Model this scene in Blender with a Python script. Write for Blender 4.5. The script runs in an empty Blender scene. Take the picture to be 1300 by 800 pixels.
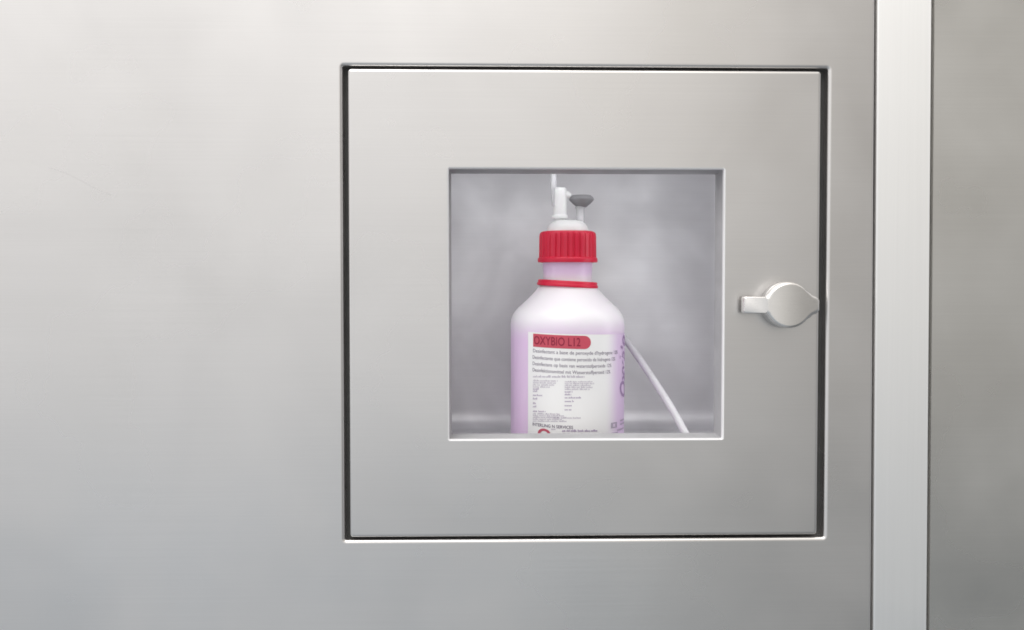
import bpy, bmesh, math, random
from mathutils import Vector, Matrix

random.seed(7)
scene = bpy.context.scene
COL = scene.collection
R = math.radians

# ------------------------------------------------------------------ camera
S = 0.0006                     # metres per photo pixel on the wall plane
FOC = 1100.0                   # focal length in photo pixels (1300 wide)
D = FOC * S                    # distance camera - wall
PITCH, YAW, ROLL = R(1.51), R(1.23), R(0.0)

cam = bpy.data.cameras.new('camera')
cam_o = bpy.data.objects.new('camera', cam)
COL.objects.link(cam_o)
cam.sensor_width = 36.0
cam.lens = 36.0 * FOC / 1300.0
cam.clip_start = 0.01
cam.clip_end = 50
ROT = (Matrix.Rotation(-YAW, 3, 'Z') @ Matrix.Rotation(math.pi / 2 - PITCH, 3, 'X')
       @ Matrix.Rotation(ROLL, 3, 'Z'))
cam_o.location = (0, -D, 0)
cam_o.rotation_euler = ROT.to_euler()
scene.camera = cam_o


def at(px, py, y=0.0):
    """photo pixel -> world point on the plane at depth y (used only to read sizes off the photo)"""
    d = ROT @ Vector((px - 650.0, 400.0 - py, -FOC))
    k = (y + D) / d.y
    return Vector((d.x * k, y, -D * 0 + d.z * k))


# ------------------------------------------------------------------ materials
def new_mat(name):
    m = bpy.data.materials.new(name)
    m.use_nodes = True
    nt = m.node_tree
    return m, nt, nt.nodes, nt.links, nt.nodes['Principled BSDF']


def steel(name, base=(0.76, 0.755, 0.745), rough=0.3, metallic=1.0, var=0.05, grain=0.014,
          wave=0.0006, scale=5.0, seed=0.0, grain_axis='X', rvar=0.08):
    m, nt, N, L, b = new_mat(name)
    tc = N.new('ShaderNodeTexCoord')
    mp = N.new('ShaderNodeMapping')
    mp.inputs['Location'].default_value = (seed, seed * 1.7, seed * 0.6)
    L.new(tc.outputs['Object'], mp.inputs['Vector'])
    # smudgy clouds in the base colour
    n1 = N.new('ShaderNodeTexNoise')
    n1.inputs['Scale'].default_value = scale
    n1.inputs['Detail'].default_value = 3
    n1.inputs['Roughness'].default_value = 0.5
    n1.inputs['Distortion'].default_value = 0.6
    L.new(mp.outputs['Vector'], n1.inputs['Vector'])
    r1 = N.new('ShaderNodeMapRange')
    r1.inputs['From Min'].default_value = 0.3
    r1.inputs['From Max'].default_value = 0.7
    r1.inputs['To Min'].default_value = 1 - var
    r1.inputs['To Max'].default_value = 1 + var
    L.new(n1.outputs['Fac'], r1.inputs['Value'])
    # brushing
    mg = N.new('ShaderNodeMapping')
    mg.inputs['Scale'].default_value = (6, 900, 900) if grain_axis == 'X' else (900, 900, 6)
    L.new(tc.outputs['Object'], mg.inputs['Vector'])
    n2 = N.new('ShaderNodeTexNoise')
    n2.inputs['Scale'].default_value = 1.0
    n2.inputs['Detail'].default_value = 2
    L.new(mg.outputs['Vector'], n2.inputs['Vector'])
    r2 = N.new('ShaderNodeMapRange')
    r2.inputs['From Min'].default_value = 0.25
    r2.inputs['From Max'].default_value = 0.75
    r2.inputs['To Min'].default_value = 1 - grain
    r2.inputs['To Max'].default_value = 1 + grain
    L.new(n2.outputs['Fac'], r2.inputs['Value'])
    mu = N.new('ShaderNodeMath'); mu.operation = 'MULTIPLY'
    L.new(r1.outputs['Result'], mu.inputs[0]); L.new(r2.outputs['Result'], mu.inputs[1])
    cm = N.new('ShaderNodeVectorMath'); cm.operation = 'SCALE'
    cm.inputs[0].default_value = base
    L.new(mu.outputs[0], cm.inputs['Scale'])
    L.new(cm.outputs['Vector'], b.inputs['Base Color'])
    b.inputs['Metallic'].default_value = metallic
    rr = N.new('ShaderNodeMapRange')
    rr.inputs['From Min'].default_value = 0.3
    rr.inputs['From Max'].default_value = 0.7
    rr.inputs['To Min'].default_value = rough - rvar
    rr.inputs['To Max'].default_value = rough + rvar
    n3 = N.new('ShaderNodeTexNoise')
    n3.inputs['Scale'].default_value = scale * 1.9
    n3.inputs['Detail'].default_value = 4
    L.new(mp.outputs['Vector'], n3.inputs['Vector'])
    L.new(n3.outputs['Fac'], rr.inputs['Value'])
    L.new(rr.outputs['Result'], b.inputs['Roughness'])
    # sheet-metal waviness
    bp = N.new('ShaderNodeBump')
    bp.inputs['Strength'].default_value = 1.0
    bp.inputs['Distance'].default_value = wave
    nw = N.new('ShaderNodeTexNoise')
    nw.inputs['Scale'].default_value = scale * 0.9
    nw.inputs['Detail'].default_value = 1
    L.new(mp.outputs['Vector'], nw.inputs['Vector'])
    L.new(nw.outputs['Fac'], bp.inputs['Height'])
    L.new(bp.outputs['Normal'], b.inputs['Normal'])
    return m


def plastic(name, col, rough=0.4, sss=0.0, trans=0.0, noise=0.03, scale=60):
    m, nt, N, L, b = new_mat(name)
    tc = N.new('ShaderNodeTexCoord')
    n = N.new('ShaderNodeTexNoise')
    n.inputs['Scale'].default_value = scale
    n.inputs['Detail'].default_value = 3
    L.new(tc.outputs['Object'], n.inputs['Vector'])
    r = N.new('ShaderNodeMapRange')
    r.inputs['From Min'].default_value = 0.25; r.inputs['From Max'].default_value = 0.75
    r.inputs['To Min'].default_value = 1 - noise; r.inputs['To Max'].default_value = 1 + noise
    L.new(n.outputs['Fac'], r.inputs['Value'])
    c = N.new('ShaderNodeVectorMath'); c.operation = 'SCALE'
    c.inputs[0].default_value = col
    L.new(r.outputs['Result'], c.inputs['Scale'])
    L.new(c.outputs['Vector'], b.inputs['Base Color'])
    b.inputs['Roughness'].default_value = rough
    if sss:
        b.inputs['Subsurface Weight'].default_value = sss
        b.inputs['Subsurface Radius'].default_value = (0.01, 0.008, 0.01)
        b.inputs['Subsurface Scale'].default_value = 1.0
    b.inputs['Transmission Weight'].default_value = trans
    return m


M_PANEL = steel('brushed_steel_panel', base=(0.775, 0.759, 0.75), seed=1.3, scale=4.5, wave=0.0018, var=0.06)
M_PANEL2 = steel('brushed_steel_side', base=(0.84, 0.83, 0.805), seed=7.1, scale=4.5, wave=0.0012)
M_DOOR = steel('brushed_steel_door', base=(0.765, 0.75, 0.742), seed=4.2, scale=5.0, wave=0.0012)
M_STRIP = steel('satin_aluminium', base=(0.92, 0.915, 0.905), rough=0.36, seed=2.2, scale=6, var=0.012,
                wave=0.0002, grain_axis='Z', rvar=0.04)
M_INSIDE = steel('cabinet_steel', base=(0.775, 0.775, 0.79), rough=0.5, metallic=0.6, seed=9.4, scale=9.0, var=0.15,
                 wave=0.0012, rvar=0.1)
M_KNOB = steel('satin_nickel', base=(0.82, 0.805, 0.79), rough=0.25, seed=3.3, scale=30, var=0.012,
               wave=0.0, rvar=0.03)
M_KBASE = steel('dull_nickel', base=(0.5, 0.49, 0.48), rough=0.35, seed=3.9, scale=30, var=0.03,
                wave=0.00003)
M_RUBBER = plastic('black_rubber', (0.07, 0.07, 0.068), rough=0.7, noise=0.15)
M_TRIM = plastic('white_trim', (0.84, 0.84, 0.85), rough=0.35, noise=0.02)
M_GREYRUB = plastic('grey_sealant', (0.40, 0.40, 0.41), rough=0.6, noise=0.1)
M_BACK = plastic('dark_backing', (0.02, 0.02, 0.02), rough=0.9)
M_RED = plastic('red_plastic', (0.72, 0.014, 0.055), rough=0.38, sss=0.0, noise=0.04)
M_WHITE = plastic('white_plastic', (0.88, 0.88, 0.88), rough=0.35, sss=0.25)
M_HOSE = plastic('milky_hose', (0.64, 0.64, 0.665), rough=0.6, sss=0.3)
M_CLEAR = plastic('clear_hose', (0.93, 0.93, 0.95), rough=0.2, trans=0.55)
M_VENT = plastic('grey_vent', (0.25, 0.25, 0.26), rough=0.45)
M_BAND = plastic('red_print', (0.62, 0.085, 0.13), rough=0.5, noise=0.05)
M_BANDTXT = plastic('dark_red_print', (0.30, 0.012, 0.05), rough=0.5)
M_INK = plastic('purple_black_ink', (0.2, 0.165, 0.235), rough=0.5)
M_PALEINK = plastic('pale_purple_ink', (0.42, 0.36, 0.47), rough=0.5)
M_MIDINK = plastic('violet_ink', (0.30, 0.20, 0.38), rough=0.5)
M_SCRIPT = plastic('violet_script', (0.40, 0.26, 0.48), rough=0.5)
M_LOGO = plastic('red_logo_print', (0.55, 0.10, 0.16), rough=0.5)


def bottle_mat(z_fill, z_soft, z_neck):
    """translucent bottle: colourless above the filling, lavender liquid showing through below it"""
    m, nt, N, L, b = new_mat('translucent_bottle')
    tc = N.new('ShaderNodeTexCoord')
    sp = N.new('ShaderNodeSeparateXYZ')
    L.new(tc.outputs['Object'], sp.inputs[0])
    n = N.new('ShaderNodeTexNoise'); n.inputs['Scale'].default_value = 25
    L.new(tc.outputs['Object'], n.inputs['Vector'])
    ad = N.new('ShaderNodeMath'); ad.operation = 'MULTIPLY_ADD'
    ad.inputs[1].default_value = 0.006
    L.new(n.outputs['Fac'], ad.inputs[0]); L.new(sp.outputs['Z'], ad.inputs[2])
    r = N.new('ShaderNodeMapRange'); r.interpolation_type = 'SMOOTHSTEP'
    r.inputs['From Min'].default_value = z_fill - z_soft
    r.inputs['From Max'].default_value = z_fill + z_soft
    L.new(ad.outputs[0], r.inputs['Value'])
    mix = N.new('ShaderNodeMix'); mix.data_type = 'RGBA'
    mix.inputs[6].default_value = (0.90, 0.675, 0.965, 1)
    mix.inputs[7].default_value = (0.89, 0.86, 0.91, 1)
    L.new(r.outputs['Result'], mix.inputs[0])
    r2 = N.new('ShaderNodeMapRange'); r2.interpolation_type = 'SMOOTHSTEP'
    r2.inputs['From Min'].default_value = z_neck - 0.001
    r2.inputs['From Max'].default_value = z_neck + 0.009
    L.new(sp.outputs['Z'], r2.inputs['Value'])
    mix2 = N.new('ShaderNodeMix'); mix2.data_type = 'RGBA'
    mix2.inputs[7].default_value = (0.86, 0.66, 0.93, 1)
    L.new(mix.outputs[2], mix2.inputs[6]); L.new(r2.outputs['Result'], mix2.inputs[0])
    L.new(mix2.outputs[2], b.inputs['Base Color'])
    b.inputs['Roughness'].default_value = 0.32
    b.inputs['Subsurface Weight'].default_value = 0.35
    b.inputs['Subsurface Radius'].default_value = (0.02, 0.014, 0.02)
    b.inputs['Subsurface Scale'].default_value = 1.0
    return m


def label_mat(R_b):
    """label film with front glare and the lavender cast round the side painted into its colour"""
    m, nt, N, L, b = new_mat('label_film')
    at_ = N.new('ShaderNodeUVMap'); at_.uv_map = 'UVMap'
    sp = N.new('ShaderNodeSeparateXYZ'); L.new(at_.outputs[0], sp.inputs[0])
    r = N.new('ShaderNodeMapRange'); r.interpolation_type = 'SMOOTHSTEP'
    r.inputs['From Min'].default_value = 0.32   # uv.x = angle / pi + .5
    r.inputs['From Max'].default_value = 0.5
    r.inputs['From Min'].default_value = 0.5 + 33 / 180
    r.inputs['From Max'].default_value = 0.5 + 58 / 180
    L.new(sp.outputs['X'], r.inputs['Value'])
    mix = N.new('ShaderNodeMix'); mix.data_type = 'RGBA'  # painted light: glare-white front fading to a lavender cast
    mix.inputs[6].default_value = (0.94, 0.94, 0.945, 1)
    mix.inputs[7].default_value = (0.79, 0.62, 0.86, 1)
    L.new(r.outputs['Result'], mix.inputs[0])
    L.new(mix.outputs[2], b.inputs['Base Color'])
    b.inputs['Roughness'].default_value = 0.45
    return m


# ------------------------------------------------------------------ mesh helpers
def link(name, me, mat, parent=None, smooth=True, sharp=40):
    o = bpy.data.objects.new(name, me)
    COL.objects.link(o)
    if mat:
        me.materials.append(mat)
    if smooth:
        for p in me.polygons:
            p.use_smooth = True
        me.set_sharp_from_angle(angle=R(sharp))
    if parent:
        o.parent = parent
        o.matrix_parent_inverse = Matrix.Identity(4)
    return o


def lean(bm, x_from=-9.0):
    """the upright joint between the panels is hung a hair out of plumb"""
    for v in bm.verts:
        if v.co.x > x_from:
            v.co.x -= v.co.z * 0.0045


def obj(name, bm, mat, parent=None, smooth=True, sharp=40, fix=True):
    if fix:
        bmesh.ops.recalc_face_normals(bm, faces=bm.faces[:])
    me = bpy.data.meshes.new(name)
    bm.to_mesh(me)
    bm.free()
    return link(name, me, mat, parent, smooth, sharp)


def empty(name, loc, label, cat):
    o = bpy.data.objects.new(name, None)
    COL.objects.link(o)
    o.location = loc
    o.empty_display_size = 0.05
    o['label'] = label
    o['category'] = cat
    return o


def tag(o, label, cat, group=None):
    o['label'] = label
    o['category'] = cat
    if group:
        o['group'] = group
    return o


def rrect(x0, x1, z0, z1, r, y, n=6):
    r = max(r, 1e-5)
    pts = []
    for cx, cz, a0 in ((x1 - r, z1 - r, 0), (x0 + r, z1 - r, 90), (x0 + r, z0 + r, 180), (x1 - r, z0 + r, 270)):
        for i in range(n + 1):
            a = R(a0 + 90 * i / n)
            pts.append(Vector((cx + r * math.cos(a), y, cz + r * math.sin(a))))
    return pts


def off(rect, d):
    x0, x1, z0, z1 = rect
    return (x0 - d, x1 + d, z0 - d, z1 + d)


def loops(bm, ls, close_first=False, close_last=False, origin=Vector((0, 0, 0))):
    vs = [[bm.verts.new(p - origin) for p in l] for l in ls]
    n = len(vs[0])
    for a, b in zip(vs, vs[1:]):
        for i in range(n):
            j = (i + 1) % n
            bm.faces.new((a[i], a[j], b[j], b[i]))
    if close_first:
        bm.faces.new(vs[0])
    if close_last:
        bm.faces.new(vs[-1])
    return vs


def quarter(rect, r0, rad, y_front, inward, n=6):
    """loops rolling from a front face at y_front round an edge and back; rect = where the rolled wall ends"""
    out = []
    for i in range(n + 1):
        a = math.pi / 2 * i / n
        d = rad * (1 - math.sin(a))           # distance from the wall line
        y = y_front + rad * (1 - math.cos(a))
        out.append((d, y))
    res = []
    for d, y in out:
        e = d if inward else -d
        rr = max(r0 + e, 1e-4) if inward else max(r0 - d, 1e-4)
        res.append(rrect(*off(rect, e), rr, y))
    return res


def lathe(bm, prof, seg=64, origin=Vector((0, 0, 0)), cap=True, rfun=None):
    rings = []
    for k, (r, z) in enumerate(prof):
        ring = []
        for i in range(seg):
            a = 2 * math.pi * i / seg
            rr = r if rfun is None else rfun(r, z, a, k)
            ring.append(bm.verts.new((rr * math.cos(a) + origin.x, rr * math.sin(a) + origin.y, z + origin.z)))
        rings.append(ring)
    for a, b in zip(rings, rings[1:]):
        for i in range(seg):
            j = (i + 1) % seg
            bm.faces.new((a[i], a[j], b[j], b[i]))
    if cap:
        bm.faces.new(rings[0][::-1])
        bm.faces.new(rings[-1])
    return rings


def tube(bm, pts, r, seg=16, cap=True):
    pts = [Vector(p) for p in pts]
    rings = []
    up = Vector((0, 1, 0))
    for i, p in enumerate(pts):
        t = (pts[min(i + 1, len(pts) - 1)] - pts[max(i - 1, 0)]).normalized()
        s = t.cross(up).normalized()
        u = s.cross(t).normalized()
        rad = r[i] if isinstance(r, (list, tuple)) else r
        rings.append([bm.verts.new(p + s * rad * math.cos(2 * math.pi * k / seg) + u * rad * math.sin(2 * math.pi * k / seg))
                      for k in range(seg)])
    for a, b in zip(rings, rings[1:]):
        for k in range(seg):
            j = (k + 1) % seg
            bm.faces.new((a[k], a[j], b[j], b[k]))
    if cap:
        bm.faces.new(rings[0][::-1]); bm.faces.new(rings[-1])


def smooth_path(ctrl, n=10):
    ctrl = [Vector(c) for c in ctrl]
    P = [2 * ctrl[0] - ctrl[1]] + ctrl + [2 * ctrl[-1] - ctrl[-2]]
    out = []
    for i in range(1, len(P) - 2):
        for k in range(n):
            t = k / n
            a, b, c, d = P[i - 1], P[i], P[i + 1], P[i + 2]
            out.append(0.5 * ((2 * b) + (c - a) * t + (2 * a - 5 * b + 4 * c - d) * t * t + (3 * b - a - 3 * c + d) * t ** 3))
    out.append(ctrl[-1])
    return out


def rect_px(x0, x1, y0, y1, y=0.0, tl=None):
    """world rectangle from the mean of its photo corners (x0/x1, y0/y1 given as (start, end) pairs or numbers)"""
    X0 = at(x0, (y0 + y1) / 2, y).x
    X1 = at(x1, (y0 + y1) / 2, y).x
    Z1 = at((x0 + x1) / 2, y0, y).z
    Z0 = at((x0 + x1) / 2, y1, y).z
    return (X0, X1, Z0, Z1)


# ------------------------------------------------------------------ wall panels
REC = -0.001                                         # how far the door sits back in its opening
OPEN = rect_px(436.8, 1047.4, 86.0, 683.0, 0.002)   # opening of the wall panel
PX1 = at(1108, 400, 0).x                            # right edge of the big panel
ZT, ZB = 0.55, -0.60
XL = -1.05

bm = bmesh.new()
outer = (XL, PX1, ZB, ZT)
ls = [rrect(*off(outer, 0), 0.0012, 0.03),
      rrect(*off(outer, 0), 0.0012, 0.0012),
      rrect(*off(outer, -0.0004), 0.0012, 0.0004),
      rrect(*off(outer, -0.0012), 0.0012, 0.0),
      rrect(*off(outer, -0.0016), 0.0012, 0.0),
      rrect(*off(OPEN, 0.0031), 0.0043, 0.0)]
ls += quarter(OPEN, 0.0012, 0.0027, 0.0, True, 7)
ls += [rrect(*OPEN, 0.0012, 0.004), rrect(*OPEN, 0.0012, 0.0145)]
loops(bm, ls)
lean(bm, PX1 - 0.004)
wall = obj('wall_panel', bm, M_PANEL)
tag(wall, 'large brushed stainless steel wall panel surrounding the square hatch', 'wall panel')

# faint long scratch in the big panel (upper left)
bm = bmesh.new()
p0, p1 = at(62, 213, 0), at(140, 246, 0)
pts = [p0.lerp(p1, t / 6) + Vector((0, -0.00012, 0.0012 * math.sin(t * 0.9))) for t in range(7)]
for a, b in zip(pts, pts[1:]):
    w = 0.0004
    bm.faces.new([bm.verts.new(v) for v in (a + Vector((0, 0, w)), b + Vector((0, 0, w)), b - Vector((0, 0, w)), a - Vector((0, 0, w)))])
M_SCR = steel('scratched_steel', base=(0.735, 0.72, 0.712), rough=0.32, seed=1.3, scale=4.0)
obj('scratch', bm, M_SCR, wall)

# right-hand panel
bm = bmesh.new()
RX0 = at(1183.0, 400, 0.006).x
outer = (RX0, 0.75, ZB, ZT)
ls = [rrect(*outer, 0.0005, 0.035), rrect(*outer, 0.0005, 0.0064), rrect(*off(outer, -0.0003), 0.0004, 0.006),
      rrect(*off(outer, -0.0007), 0.0004, 0.006)]
loops(bm, ls, close_last=True)
lean(bm)
pr = obj('wall_panel', bm, M_PANEL2)
tag(pr, 'plain darker steel panel at the right edge, beyond the pale vertical strip', 'wall panel')
# shallow pressed seam on the right panel
# pale vertical cover strip between the panels: face turned slightly to the left, chamfered right edge
bm = bmesh.new()
sx0 = at(1111, 400, 0).x
sx1 = at(1173.5, 400, 0).x
sx2 = at(1178.5, 400, 0).x
prof = [(sx0, 0.03), (sx0, 0.0012), (sx0 + 0.0003, 0.0004), (sx0 + 0.001, -0.0002), (sx0 + 0.0014, -0.00028),
        (sx1 - 0.0016, -0.00672), (sx1 - 0.0012, -0.0068), (sx1 - 0.0004, -0.0070), (sx1 + 0.0002, -0.0064), (sx1 + 0.0006, -0.0055),
        (sx2, 0.0035), (sx2, 0.03)]
lo = [bm.verts.new((x, y, ZB)) for x, y in prof]
hi = [bm.verts.new((x, y, ZT)) for x, y in prof]
for i in range(len(prof) - 1):
    bm.faces.new((lo[i], lo[i + 1], hi[i + 1], hi[i]))
bm.faces.new(lo); bm.faces.new(hi[::-1])
bm.faces.new((lo[0], hi[0], hi[-1], lo[-1]))
lean(bm)
st = obj('trim_strip', bm, M_STRIP, sharp=32)
tag(st, 'pale satin metal trim strip running vertically between two steel panels', 'trim strip')

# masonry behind the panels
bm = bmesh.new()
bx = (XL, 0.75, ZB, ZT)
loops(bm, [rrect(*bx, 0.001, 0.36), rrect(*bx, 0.001, 0.32)], True, True)
bk = obj('wall', bm, M_BACK)
bk['kind'] = 'structure'
# closing edges round the panel field so that no light leaks in from behind
bm = bmesh.new()
loops(bm, [rrect(*off(bx, 0.0), 0.001, 0.031), rrect(*off(bx, 0.0), 0.001, 0.319)])
be = obj('wall', bm, M_BACK)
be['kind'] = 'structure'
be.name = 'wall_edge'

# ------------------------------------------------------------------ hatch cabinet
DFY = REC                                             # door front plane
DOOR = rect_px(442.5, 1040.5, 88.2, 680.9, DFY)
WIN = rect_px(570, 918, 214.5, 557.5, DFY)
DT = 0.024                                            # door thickness
DB = DFY + DT
cx, cz = (DOOR[0] + DOOR[1]) / 2, DOOR[2]
CAB = Vector((cx, 0.03, cz))
cab = empty('hatch_cabinet', CAB, 'square steel hatch cabinet with a viewing window in its door and a turn knob', 'cabinet')

INNER = rect_px(452, 1030, 98, 572, DFY)             # inside of the steel box
Y_BACK = DB + 0.205
floor_z = at(700, 543, Y_BACK).z
INNER = (INNER[0], INNER[1], floor_z, INNER[3])
bm = bmesh.new()
ls = [rrect(*off(INNER, 0.012), 0.004, 0.043), rrect(*off(INNER, 0.0), 0.004, 0.043),
      rrect(*INNER, 0.004, 0.05), rrect(*INNER, 0.004, Y_BACK - 0.04)]
FR = 0.018                                            # the sheet is bent to the back in a wide curve
for i in range(9):
    a = math.pi / 2 * i / 8
    ls.append(rrect(*off(INNER, -FR * (1 - math.cos(a))), 0.004, Y_BACK - FR + FR * math.sin(a)))
ls.append(rrect(*off(INNER, -FR - 0.002), 0.004, Y_BACK))
loops(bm, ls, close_last=True, origin=CAB)
bmesh.ops.recalc_face_normals(bm, faces=bm.faces[:])
obj('housing', bm, M_INSIDE, cab, fix=False)
# black gasket filling the gap behind the door
bm = bmesh.new()
G = off(OPEN, 0.006)
ls = [rrect(*G, 0.004, 0.040), rrect(*G, 0.004, 0.0085), rrect(*off(DOOR, 0.0008), 0.003, 0.0085), rrect(*off(DOOR, 0.0008), 0.003, 0.040)]
loops(bm, ls, origin=CAB)
obj('gasket', bm, M_RUBBER, cab)

# door leaf
bm = bmesh.new()
DR = 0.0026
ls = [rrect(*off(DOOR, -0.004), DR, DB), rrect(*DOOR, DR, DB - 0.003), rrect(*DOOR, DR, DFY + 0.0030)]
q = quarter(DOOR, DR, 0.0024, DFY, False, 7)
ls += q[::-1]
ls += [rrect(*off(DOOR, -0.0028), DR, DFY)]
ls += [rrect(*off(WIN, 0.0016), 0.0024, DFY), rrect(*off(WIN, 0.0013), 0.0024, DFY), rrect(*off(WIN, 0.00125), 0.0024, DFY + 0.0015),
       rrect(*off(WIN, 0.00125), 0.0024, DB), rrect(*off(WIN, 0.012), 0.0008, DB),
       rrect(*off(DOOR, -0.004), DR, DB)]
loops(bm, ls, origin=CAB)
bmesh.ops.remove_doubles(bm, verts=bm.verts[:], dist=1e-7)
door = obj('door', bm, M_DOOR, cab)
# pale trim lining the viewing opening, and the grey seal at its back
TR = 0.0012
bm = bmesh.new()
ls = quarter(WIN, 0.0008, TR, DFY - 0.0003, True, 5)
ls = [rrect(*off(WIN, TR), 0.0024, DFY + 0.0004)] + ls
ls += [rrect(*WIN, 0.0008, DFY + 0.0035), rrect(*off(WIN, 0.0012), 0.0008, DFY + 0.0036)]
loops(bm, ls, origin=CAB)
obj('window_trim', bm, M_TRIM, door)
bm = bmesh.new()
ls = [rrect(*off(WIN, 0.0006), 0.0008, DFY + 0.0034), rrect(*off(WIN, 0.0002), 0.0008, DFY + 0.0042), rrect(*off(WIN, 0.0002), 0.0008, DB - 0.011), rrect(*off(WIN, -0.0004), 0.0008, DB - 0.010),
      rrect(*off(WIN, -0.0008), 0.0008, DB - 0.001), rrect(*off(WIN, 0.004), 0.0008, DB + 0.0006)]
loops(bm, ls, origin=CAB)
obj('window_seal', bm, M_GREYRUB, door)

# ------------------------------------------------------------------ turn knob
KH = 0.0175
kf = DFY - KH                                         # knob front plane
kc = at(1003, 387.5, kf)
u = S * (kf + D) / D                                  # metres per photo pixel at the knob's front


def knob_outline(grow=0.0):
    """body outline in photo pixels about the knob centre, anticlockwise"""
    pts = []
    rr = 29.5 + grow
    # upper: from right blunt end over the disc to the left shoulder
    xe, he = 39.5 + grow, 10.8 + grow
    ctrl = [(xe, 0), (xe, he * 0.6), (xe - 1.6, he - 1.4), (xe - 4.2, he + 0.2), (xe - 8.0, he + 1.6), (xe - 11.5, he + 4.6)]
    for x, z in ctrl:
        pts.append((x, z))
    for a in range(40, 151, 5):
        pts.append((rr * math.cos(R(a)), rr * math.sin(R(a))))
    pts += [(-28.6 - grow, 11.6 + grow), (-30.6 - grow, 9.0 + grow * 0.5), (-31.0 - grow, 5.0)]
    low = [(x, -z) for x, z in reversed(pts) if z > 0.001]
    return pts + low


def ring_at(scale, y, grow=0.0):
    f = max(0.0, min(1.0, 1 - (y - kf) / 0.006))      # the face is crowned, and cut slightly askew
    return [Vector((kc.x + p[0] * scale * u, y + f * (scale * u * (0.025 * p[1] - 0.02 * p[0]) + 0.0009 * (p[0] * scale / 30.0) ** 2), kc.z + p[1] * scale * u))
            for p in knob_outline(grow)]


bm = bmesh.new()
ls = [ring_at(1, kf + 0.0085, -0.5), ring_at(1, kf + 0.0075), ring_at(1, kf + 0.0026),
      ring_at(1, kf + 0.0015, -0.4), ring_at(1, kf + 0.0007, -1.1), ring_at(1, kf + 0.0002, -2.2), ring_at(1, kf, -3.4), ring_at(1, kf, -3.8)]
for s, dy in ((0.84, 0.0), (0.7, 0.0), (0.55, 0.0), (0.4, 0.0), (0.25, 0.0), (0.1, 0.0)):
    ls.append(ring_at(s, kf + dy, -3.8))
vs = loops(bm, ls, close_first=True, origin=CAB)
c = bm.verts.new(Vector((kc.x, kf, kc.z)) - CAB)
last = vs[-1]
for i in range(len(last)):
    bm.faces.new((last[i], last[(i + 1) % len(last)], c))
# pointer tab sloping back towards its tip
tabw = 10.8 * u
xa, xb = kc.x - 56.5 * u, kc.x - 28.5 * u


def tab_loop(f, yy0, yy1, wscale):
    w = tabw * wscale
    i = f
    x0 = xa + i; x1 = xb
    z0, z1 = kc.z - w, kc.z + w
    r = 0.0016
    out = []
    for p in rrect(x0, x1, z0, z1, r, 0, 4):
        t = (p.x - xa) / (xb - xa)
        out.append(Vector((p.x, yy0 + (yy1 - yy0) * t, p.z)))
    return out


ls = [tab_loop(0, kf + 0.0125, kf + 0.0085, 1.0), tab_loop(0, kf + 0.0072, kf + 0.0022, 1.0), tab_loop(0.0003, kf + 0.0064, kf + 0.0014, 0.96),
      tab_loop(0.0009, kf + 0.0060, kf + 0.0010, 0.9)]
loops(bm, ls, True, True, origin=CAB)
obj('knob', bm, M_KNOB, door, sharp=35)
# round base rosette under the knob
bm = bmesh.new()
kr = 29.0 * S
kb = Vector((kc.x, 0, kc.z)) - CAB
rings = []
for r, y in ((kr, DFY - 0.0002), (kr, kf + 0.0095), (kr - 0.0006, kf + 0.0089), (kr * 0.5, kf + 0.0084)):
    rings.append([Vector((kc.x + r * math.cos(2 * math.pi * i / 48), y, kc.z + r * math.sin(2 * math.pi * i / 48))) for i in range(48)])
loops(bm, rings, True, True, origin=CAB)
obj('knob_base', bm, M_KBASE, door)

# ------------------------------------------------------------------ bottle
YB = DB + 0.063                                       # depth of the bottle axis
kpx = S * (YB + D) / D                                # metres per pixel on the axis plane
base = at(720, 400, YB)
BX = base.x
RB = 72.0 * kpx * 0.996
BO = Vector((BX, YB, floor_z))
bottle = empty('bottle', BO, 'lavender bottle with red ribbed cap and printed label inside the hatch', 'bottle')
bottle.rotation_euler = (R(1.2), 0, 0)


def bz(py):
    return at(720, py, YB).z - floor_z


SH = 0
prof = [(RB * 0.80, 0.0), (RB * 0.93, 0.0012), (RB * 0.985, 0.005), (RB, 0.011), (RB, 0.03), (RB, 0.06), (RB, bz(420))]
shoulder = [(72.0, 411), (71.2, 405), (69.2, 399.5), (66.2, 394.8), (62.4, 390.5), (57.5, 386.0), (51.5, 380.5), (45.5, 374.5),
            (40.0, 368.5), (37.0, 365.0), (34.5, 362.6), (31.8, 360.5), (30.8, 358.0), (30.6, 352), (30.8, 342), (31.4, 338),
            (31.6, 333), (31.6, 326)]
prof += [(r * kpx, bz(y)) for r, y in shoulder]
bm = bmesh.new()
lathe(bm, prof, 72)
body = obj('body', bm, bottle_mat(bz(411), 0.012, bz(357)), bottle, sharp=50)

# cap: ribbed skirt with smooth lower flange
bm = bmesh.new()
capp = [(34.0, 333.6), (37.4, 333.2), (37.8, 331.5), (37.7, 328.8), (36.9, 327.6), (36.2, 327.0), (36.1, 320), (36.0, 310), (35.9, 302),
        (35.4, 297.5), (33.8, 295.3), (31, 294.3), (20, 293.9)]


def rib(r, z, a, k):
    if 5 <= k <= 9:
        depth = 1.4 * kpx * (1.0 if k < 9 else 0.5)
        t = (a * 30 / math.pi) % 2.0
        return r - depth * (1 if 0.0 <= t < 0.75 else 0)
    return r


lathe(bm, [(r * kpx, bz(y)) for r, y in capp], 240, rfun=rib)
obj('cap', bm, M_RED, bottle, sharp=30)

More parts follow.
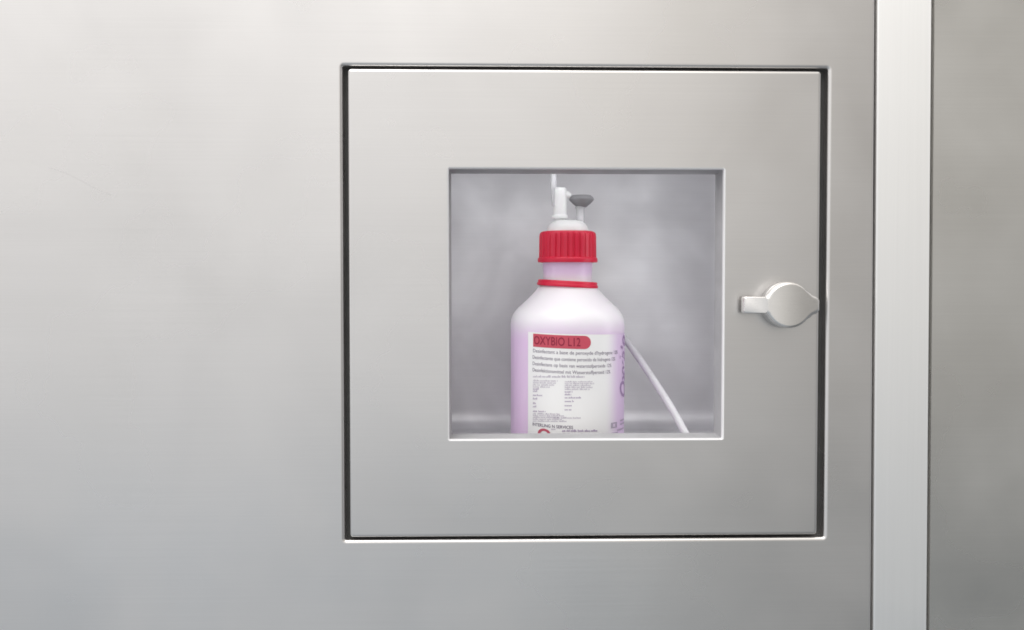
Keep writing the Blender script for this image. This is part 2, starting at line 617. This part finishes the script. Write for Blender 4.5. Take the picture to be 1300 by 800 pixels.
# tamper ring, sitting askew on the shoulder
bm = bmesh.new()
rz = bz(360.3)
rp = [(35.5, -3.0), (38.0, -3.2), (38.7, -2.2), (38.4, -0.3), (37.6, 0.4), (37.6, 2.2), (36.8, 3.2), (32.5, 3.4)]
rings = lathe(bm, [(r * kpx, z * kpx * 1.15) for r, z in rp], 64, cap=False)
bmesh.ops.rotate(bm, verts=bm.verts[:], cent=(0, 0, 0), matrix=Matrix.Rotation(R(3.2), 3, 'Y'))
bmesh.ops.translate(bm, verts=bm.verts[:], vec=(0, 0, rz))
obj('tamper_ring', bm, M_RED, bottle)

# white two-port connector on the cap
bm = bmesh.new()
ox = -3 * kpx
domep = [(27, 296), (26, 292), (24.5, 288), (22, 284.5), (18.5, 282), (12, 280.5)]
lathe(bm, [(r * kpx, bz(y)) for r, y in domep], 40, origin=Vector((0, 0, 0)))
lx = (710 - 720) * kpx
portp = [(7.5, 286), (6.0, 280.5), (6.5, 278.6), (9.8, 277.6), (10.2, 275.6), (9.6, 274.0), (8.6, 273.0), (8.6, 262), (8.8, 250), (8.8, 243),
         (8.2, 240.5), (6.4, 239), (3.0, 238.6)]
lathe(bm, [(r * kpx, bz(y)) for r, y in portp], 32, origin=Vector((lx, 0, 0)))
tube(bm, [(lx + 6 * kpx, 0, bz(247.5)), (lx + 11 * kpx, 0, bz(248.5)), (lx + 13.5 * kpx, 0, bz(249.5))], [4.6 * kpx, 4.2 * kpx, 2.8 * kpx], 20)
obj('connector', bm, M_WHITE, bottle)
# side nipple between ports (merged look) and right stem
bm = bmesh.new()
rx = (736.5 - 720) * kpx
stemp = [(7.5, 291), (6.2, 287), (5.4, 282), (5.2, 272), (5.4, 266), (6.6, 263.5), (6.0, 262.0)]
lathe(bm, [(r * kpx, bz(y)) for r, y in stemp], 32, origin=Vector((rx, 0.004, 0)))
obj('vent_stem', bm, M_CLEAR, bottle)
bm = bmesh.new()
vx = (738 - 720) * kpx
ventp = [(4.5, 264.0), (6.5, 262.8), (11.0, 259.0), (15.2, 254.8), (15.8, 253.2), (15.0, 251.4), (12.4, 248.8), (11.4, 248.2)]
lathe(bm, [(r * kpx, bz(y)) for r, y in ventp], 40, origin=Vector((vx, 0.004, 0)))
obj('vent_cap', bm, M_VENT, bottle)
# feed hose rising out of the left port
bm = bmesh.new()
hx = (702 - 720) * kpx
path = smooth_path([(hx + 0.001, -0.001, bz(262)), (hx, -0.0015, bz(242)), (hx, 0, bz(222)), (hx, 0.0, bz(205)), (hx, 0.002, bz(180)), (hx, 0.004, bz(150))], 8)
tube(bm, path, 3.9 * kpx, 16)
obj('feed_hose', bm, M_CLEAR, bottle)

# label: wrapped round the body
YF = YB - RB
kf_px = S * (YF + D) / D                              # metres per pixel on the bottle's front
A0, A1 = R(-46), R(112)
zl1 = at(720, 422.5, YF).z - floor_z
zl0 = at(720, 600, YF).z - floor_z
zl0 = max(zl0, 0.006)
SK = math.tan(R(1.6))                                 # label stuck on slightly askew


def wrap(uu, zz, lift):
    """label coordinates (arc length from the front, height) -> bottle coordinates"""
    a = uu / RB
    zz = zz - SK * uu
    r = RB + lift
    return Vector((r * math.sin(a), -r * math.cos(a), zz))


bm = bmesh.new()
uvl = bm.loops.layers.uv.new('UVMap')
NA, NZ = 60, 10
grid = [[None] * (NZ + 1) for _ in range(NA + 1)]
for i in range(NA + 1):
    a = A0 + (A1 - A0) * i / NA
    for j in range(NZ + 1):
        z = zl0 + 0.006 + (zl1 - zl0 - 0.006) * j / NZ
        grid[i][j] = (bm.verts.new(wrap(a * RB, z, 0.00025)), a)
for i in range(NA):
    for j in range(NZ):
        q = [grid[i][j], grid[i + 1][j], grid[i + 1][j + 1], grid[i][j + 1]]
        f = bm.faces.new([v for v, _ in q])
        for lp, (_, a) in zip(f.loops, q):
            lp[uvl].uv = (a / math.pi + 0.5, 0.5)
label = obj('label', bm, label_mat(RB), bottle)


def lab(px, py):
    """photo pixel on the label -> label coordinates"""
    t = max(-0.995, min(0.995, (px - 720) / 73.2))
    a = math.asin(t)
    uu = a * RB
    depth = YB - RB * math.cos(a)
    z = at(px, py, depth).z - floor_z
    return uu, z + SK * uu + 0.0019


def text_bm(bm, s, u0, z0, size, lift, width=None, rot=0.0, shear=0.0, bold=0.0):
    cu = bpy.data.curves.new('lettering_curve', 'FONT')
    cu.body = s
    cu.size = 1.0
    cu.shear = shear
    cu.offset = bold
    cu.resolution_u = 3
    tmp = bpy.data.objects.new('lettering_tmp', cu)
    COL.objects.link(tmp)
    bpy.context.view_layer.update()
    dg = bpy.context.evaluated_depsgraph_get()
    me = bpy.data.meshes.new_from_object(tmp.evaluated_get(dg))
    xs = [v.co.x for v in me.vertices]
    w = max(xs) - min(xs)
    sx = size if width is None else width / w
    b2 = bmesh.new(); b2.from_mesh(me)
    bmesh.ops.triangulate(b2, faces=b2.faces[:])
    mp = {}
    ca, sa = math.cos(rot), math.sin(rot)
    x_min = min(xs)
    for v in b2.verts:
        x, y = (v.co.x - x_min) * sx, v.co.y * size
        mp[v.index] = bm.verts.new(wrap(u0 + x * ca - y * sa, z0 + x * sa + y * ca, lift))
    for f in b2.faces:
        try:
            nf = bm.faces.new([mp[v.index] for v in f.verts])
        except ValueError:
            pass
    b2.free()
    bpy.data.objects.remove(tmp)
    bpy.data.meshes.remove(me)
    bpy.data.curves.remove(cu)


def no_fix(name, bm, mat, parent):
    return obj(name, bm, mat, parent, smooth=False, fix=False)


# red title band with a rounded right end
bm = bmesh.new()
u0, zb0 = lab(673.5, 441.5)
_, zt0 = lab(673.5, 425.0)
u1, _ = lab(742.5, 434)
h = (zt0 - zb0) / 2
zc = (zt0 + zb0) / 2
top, bot = [], []
NB = 24
cols = []
for i in range(NB + 1):
    uu = u0 + (u1 - u0) * (1 - (1 - i / NB) ** 1.6)
    d = uu - (u1 - h)
    hh = h if d <= 0 else math.sqrt(max(h * h - d * d, 0))
    cols.append((bm.verts.new(wrap(uu, zc - hh, 0.0005)), bm.verts.new(wrap(uu, zc + hh, 0.0005))))
for a, b in zip(cols, cols[1:]):
    if (b[0].co - b[1].co).length < 1e-7:
        bm.faces.new((a[0], b[0], a[1]))
    else:
        bm.faces.new((a[0], b[0], b[1], a[1]))
no_fix('title_band', bm, M_BAND, label)
bm = bmesh.new()
ut, zt = lab(674.8, 438.2)
ue, _ = lab(729.5, 438)
text_bm(bm, 'OXYBIO L12', ut, zt, 0.0098, 0.0008, width=ue - ut)
no_fix('title_lettering', bm, M_BANDTXT, label)

# four bold lines of description
bm = bmesh.new()
lines = [("Desinfectant a base de peroxyde d'hydrogene 12%", 673.5, 448.6, 778.5),
         ('Desinfectante que contiene peroxido de hidrogeno 12%', 673.0, 456.8, 775.0),
         ('Desinfectans op basis van waterstofperoxide 12%', 673.0, 464.8, 769.5),
         ('Desinfektionsmittel mit Wasserstoffperoxid 12%', 673.0, 472.8, 768.0)]
for s, x0, y, x1 in lines:
    a, z = lab(x0, y)
    b, _ = lab(x1, y)
    text_bm(bm, s, a, z, 0.0041, 0.0005, width=b - a, bold=0.0)
no_fix('heading_lettering', bm, M_INK, label)
bm = bmesh.new()
a, z = lab(673, 541.6); b, _ = lab(721, 541)
text_bm(bm, 'INTERLING N SERVICES', a, z, 0.0036, 0.0005, width=b - a, bold=0.012)
no_fix('company_lettering', bm, M_INK, label)


def micro(bm, px, py, wpx, hpx, dens=0.8, word=(3, 9)):
    """a row of print too small to read: short words built from uneven strokes"""
    x = px
    while x < px + wpx:
        wl = random.uniform(*word)
        wl = min(wl, px + wpx - x)
        xx = x
        while xx < x + wl:
            lw = random.uniform(0.55, 1.0)
            hh = hpx * random.choice((0.62, 0.62, 0.7, 1.0))
            a, z = lab(xx, py)
            w = lw * kf_px * dens
            bm.faces.new([bm.verts.new(wrap(*p, 0.0005)) for p in
                          ((a, z), (a + w, z), (a + w, z + hh * kf_px), (a, z + hh * kf_px))])
            xx += lw + 0.25
        x += wl + 1.3


bm = bmesh.new()
micro(bm, 673.5, 480.6, 61, 3.0, 0.75)
for i, w in enumerate((29, 27, 26, 20)):
    micro(bm, 673.5, 485.6 + i * 2.6, w, 2.2, 0.7)
for i, w in enumerate((34, 36, 31, 33, 30)):
    micro(bm, 711, 486.6 + i * 2.4, w, 2.0, 0.65)
for i, w in enumerate((32, 36, 30, 34, 40)):
    micro(bm, 673.5, 527.6 + i * 2.3, w, 2.0, 0.75)
micro(bm, 697, 532.6, 33, 2.2, 0.7)
micro(bm, 708, 552.6, 20, 1.8, 0.6)
micro(bm, 695, 547.0, 5, 2.4, 0.7)
no_fix('small_print', bm, M_PALEINK, label)
bm = bmesh.new()
for y, w in ((496.2, 6), (499.0, 5), (504.2, 11), (508.6, 5), (514.6, 3.5), (518.6, 4)):
    micro(bm, 673.5, y, w, 2.6, 0.75)
for y, w in ((499.6, 9), (503.0, 8), (507.0, 20), (511.6, 11), (517.0, 8), (522.2, 8)):
    micro(bm, 711, y, w, 2.4, 0.7)
micro(bm, 673.5, 524.6, 15, 2.4, 0.75)
micro(bm, 708, 549.3, 44, 2.8, 0.9)
no_fix('table_print', bm, M_MIDINK, label)

# round red emblem low on the label (only its upper arch shows over the sill)
bm = bmesh.new()
ec = lab(686.5, 552.0)
r0, r1 = 3.6 * kf_px, 6.6 * kf_px
N_ = 40
cc = []
for i in range(N_ + 1):
    a = R(-20 + 220 * i / N_)
    k = 1.35                                          # arc length stretch on the turned flank
    cc.append((bm.verts.new(wrap(ec[0] + r0 * k * math.cos(a), ec[1] + r0 * math.sin(a), 0.0005)),
               bm.verts.new(wrap(ec[0] + r1 * k * math.cos(a), ec[1] + r1 * math.sin(a), 0.0005))))
for a, b in zip(cc, cc[1:]):
    bm.faces.new((a[0], a[1], b[1], b[0]))
no_fix('emblem', bm, M_LOGO, label)

# violet script running up the side of the label, and the small print under it
bm = bmesh.new()
ang = lambda d: R(d) * RB
_, zlow = lab(780, 508)
_, zhigh = lab(780, 428)
hh = zhigh - zlow
text_bm(bm, 'Oxybio', ang(80), zlow + SK * 0, 0.026, 0.0005, width=hh, rot=math.pi / 2, shear=0.3, bold=0.025)
for k, (d, y, L_) in enumerate(((71, 537.0, 0.012), (71, 541.5, 0.014), (66, 552.5, 0.018))):
    _, z = lab(788, y + 3)
    text_bm(bm, 'LOT 12', ang(d), z, 0.0042, 0.0005, width=L_, bold=0.01) if False else None
no_fix('side_script', bm, M_SCRIPT, label)
bm = bmesh.new()
for x0, y, w, hpx in ((783.5, 537.0, 7, 2.2), (783.5, 541.6, 8, 2.2), (770, 553.2, 10, 2.2), (779, 549.0, 11, 2.2)):
    a, z = lab(x0, y)
    b, _ = lab(min(x0 + w, 791), y)
    n = 7
    for i in range(n):
        p = a + (b - a) * i / n
        q = p + (b - a) / n * random.uniform(0.5, 0.85)
        bm.faces.new([bm.verts.new(wrap(*t, 0.0005)) for t in ((p, z), (q, z), (q, z + hpx * kf_px * 0.9), (p, z + hpx * kf_px * 0.9))])
# small hatched pictogram block
a, z = lab(769.5, 545.5); b, _ = lab(778.5, 545)
for i in range(6):
    for j in range(4):
        if (i, j) in ((2, 1), (2, 2), (3, 1), (3, 2)):
            continue
        w = (b - a) / 6; hz = 1.9 * kf_px
        p0_, p1_ = a + i * w, a + (i + 0.8) * w
        bm.faces.new([bm.verts.new(wrap(*t, 0.0005)) for t in ((p0_, z + j * hz), (p1_, z + j * hz), (p1_, z + (j + .75) * hz), (p0_, z + (j + .75) * hz))])
no_fix('side_print', bm, M_PALEINK, label)

# ------------------------------------------------------------------ loose drain hose behind the bottle
YH = YB + 0.062
w = S * (YH + D) / D
ctl = [at(735, 380, YB + 0.075), at(765, 398, YB + 0.062), at(793, 430, YB + 0.045), at(820, 468, YB + 0.02), at(848, 511, YB - 0.006), at(868, 546, YB - 0.026), at(878, 564, YB - 0.036), at(889, 583, YB - 0.045)]
bm = bmesh.new()
ctl = [c - ctl[-1] for c in ctl] + []
end = at(889, 583, YB - 0.045)
tube(bm, smooth_path(ctl, 8), 4.3 * w, 20)
hose = obj('drain_hose', bm, M_HOSE)
hose.location = end
tag(hose, 'milky white hose slanting down behind the bottle to the cabinet floor', 'hose')

# ------------------------------------------------------------------ light
world = bpy.data.worlds.new('World')
scene.world = world
world.use_nodes = True
nt = world.node_tree
N, L = nt.nodes, nt.links
bg = N['Background']
tc = N.new('ShaderNodeTexCoord')
sp = N.new('ShaderNodeSeparateXYZ')
L.new(tc.outputs['Generated'], sp.inputs[0])


def ramp(src, stops):
    mr = N.new('ShaderNodeMapRange')
    mr.inputs['From Min'].default_value = -1
    mr.inputs['From Max'].default_value = 1
    L.new(src, mr.inputs['Value'])
    cr = N.new('ShaderNodeValToRGB')
    L.new(mr.outputs['Result'], cr.inputs[0])
    e = cr.color_ramp.elements
    stops = [((p + 1) / 2, c) for p, c in stops]
    e[0].position, e[0].color = stops[0][0], (*stops[0][1], 1)
    e[1].position, e[1].color = stops[-1][0], (*stops[-1][1], 1)
    for p, c in stops[1:-1]:
        x = e.new(p); x.color = (*c, 1)
    cr.color_ramp.interpolation = 'EASE'
    return cr.outputs['Color']


g = lambda v, t=(1, 1, 1): (v * t[0], v * t[1], v * t[2])
WARM = (1.012, 1.0, 0.985)
COOL = (0.935, 1.0, 1.06)
# the room in front of the wall: bright ceiling and left side, dim to the right and towards the floor
vx = ramp(sp.outputs['X'], [(-1, g(1.0)), (-0.5, g(1.0)), (-0.1, g(1.0)), (0.06, g(0.975, (1.01, 1, .985))), (0.2, g(0.835, (1.025, 1, .955))), (0.33, g(0.57, (1.025, 1, .96))), (0.43, g(0.42, (1.025, 1, .955))),
                            (0.6, g(0.43, (1.025, 1, .955))), (0.8, g(0.45)), (1, g(0.62))])
vz = ramp(sp.outputs['Z'], [(-1, g(0.35, COOL)), (-0.5, g(0.44, COOL)), (-0.34, g(0.50, COOL)), (-0.215, g(0.56, COOL)), (-0.16, g(0.655)), (-0.03, g(0.83)),
                            (0.14, g(0.93, WARM)), (0.3, g(1.0, WARM)), (0.42, g(1.08, WARM)), (0.6, g(1.9, WARM)), (0.9, g(2.4, WARM)), (1, g(2.4, WARM))])
mul = N.new('ShaderNodeMix'); mul.data_type = 'RGBA'; mul.blend_type = 'MULTIPLY'
mul.inputs[0].default_value = 1.0
L.new(vx, mul.inputs[6]); L.new(vz, mul.inputs[7])
# soft unevenness of the room that the steel mirrors
wn = N.new('ShaderNodeTexNoise')
wn.inputs['Scale'].default_value = 4.2
wn.inputs['Detail'].default_value = 2
wn.inputs['Distortion'].default_value = 0.8
L.new(tc.outputs['Generated'], wn.inputs['Vector'])
wr = N.new('ShaderNodeMapRange')
wr.inputs['From Min'].default_value = 0.3; wr.inputs['From Max'].default_value = 0.7
wr.inputs['To Min'].default_value = 0.80; wr.inputs['To Max'].default_value = 1.18
L.new(wn.outputs['Fac'], wr.inputs['Value'])
ws = N.new('ShaderNodeVectorMath'); ws.operation = 'SCALE'
L.new(mul.outputs[2], ws.inputs[0]); L.new(wr.outputs['Result'], ws.inputs['Scale'])
L.new(ws.outputs['Vector'], bg.inputs['Color'])
bg.inputs['Strength'].default_value = 1.0


def area(name, loc, target, size, power, col=(1, 1, 1), sy=None):
    l = bpy.data.lights.new(name, 'AREA')
    l.energy = power
    l.color = col
    l.size = size
    if sy:
        l.shape = 'RECTANGLE'; l.size_y = sy
    o = bpy.data.objects.new(name, l)
    COL.objects.link(o)
    o.location = loc
    o.rotation_euler = (Vector(target) - Vector(loc)).to_track_quat('-Z', 'Y').to_euler()
    return o


area('ceiling_lamp', (-0.55, -1.1, 1.9), (0, 0, 0), 1.2, 14, (1.0, 0.985, 0.96))
# added fill lights, hidden behind the door's rails; no real strips there
wz, wx = (WIN[2] + WIN[3]) / 2, (WIN[0] + WIN[1]) / 2
area('cabinet_fill', (wx, DB + 0.012, WIN[3] + 0.022), (wx, DB + 0.11, wz), 0.26, 0.07, (0.98, 0.98, 1.0), 0.02)
area('cabinet_fill', (WIN[0] - 0.03, DB + 0.012, wz + 0.03), (wx, DB + 0.11, wz + 0.02), 0.02, 0.036, (0.98, 0.98, 1.0), 0.24)
area('cabinet_fill', (WIN[1] + 0.03, DB + 0.012, wz + 0.03), (wx, DB + 0.11, wz + 0.02), 0.02, 0.074, (0.98, 0.98, 1.0), 0.24)

# ------------------------------------------------------------------ render
scene.render.engine = 'CYCLES'
scene.view_settings.view_transform = 'Standard'
scene.view_settings.look = 'None'
scene.view_settings.exposure = 0
scene.view_settings.gamma = 1
scene.cycles.max_bounces = 12
scene.cycles.transparent_max_bounces = 12
scene.cycles.filter_width = 1.7
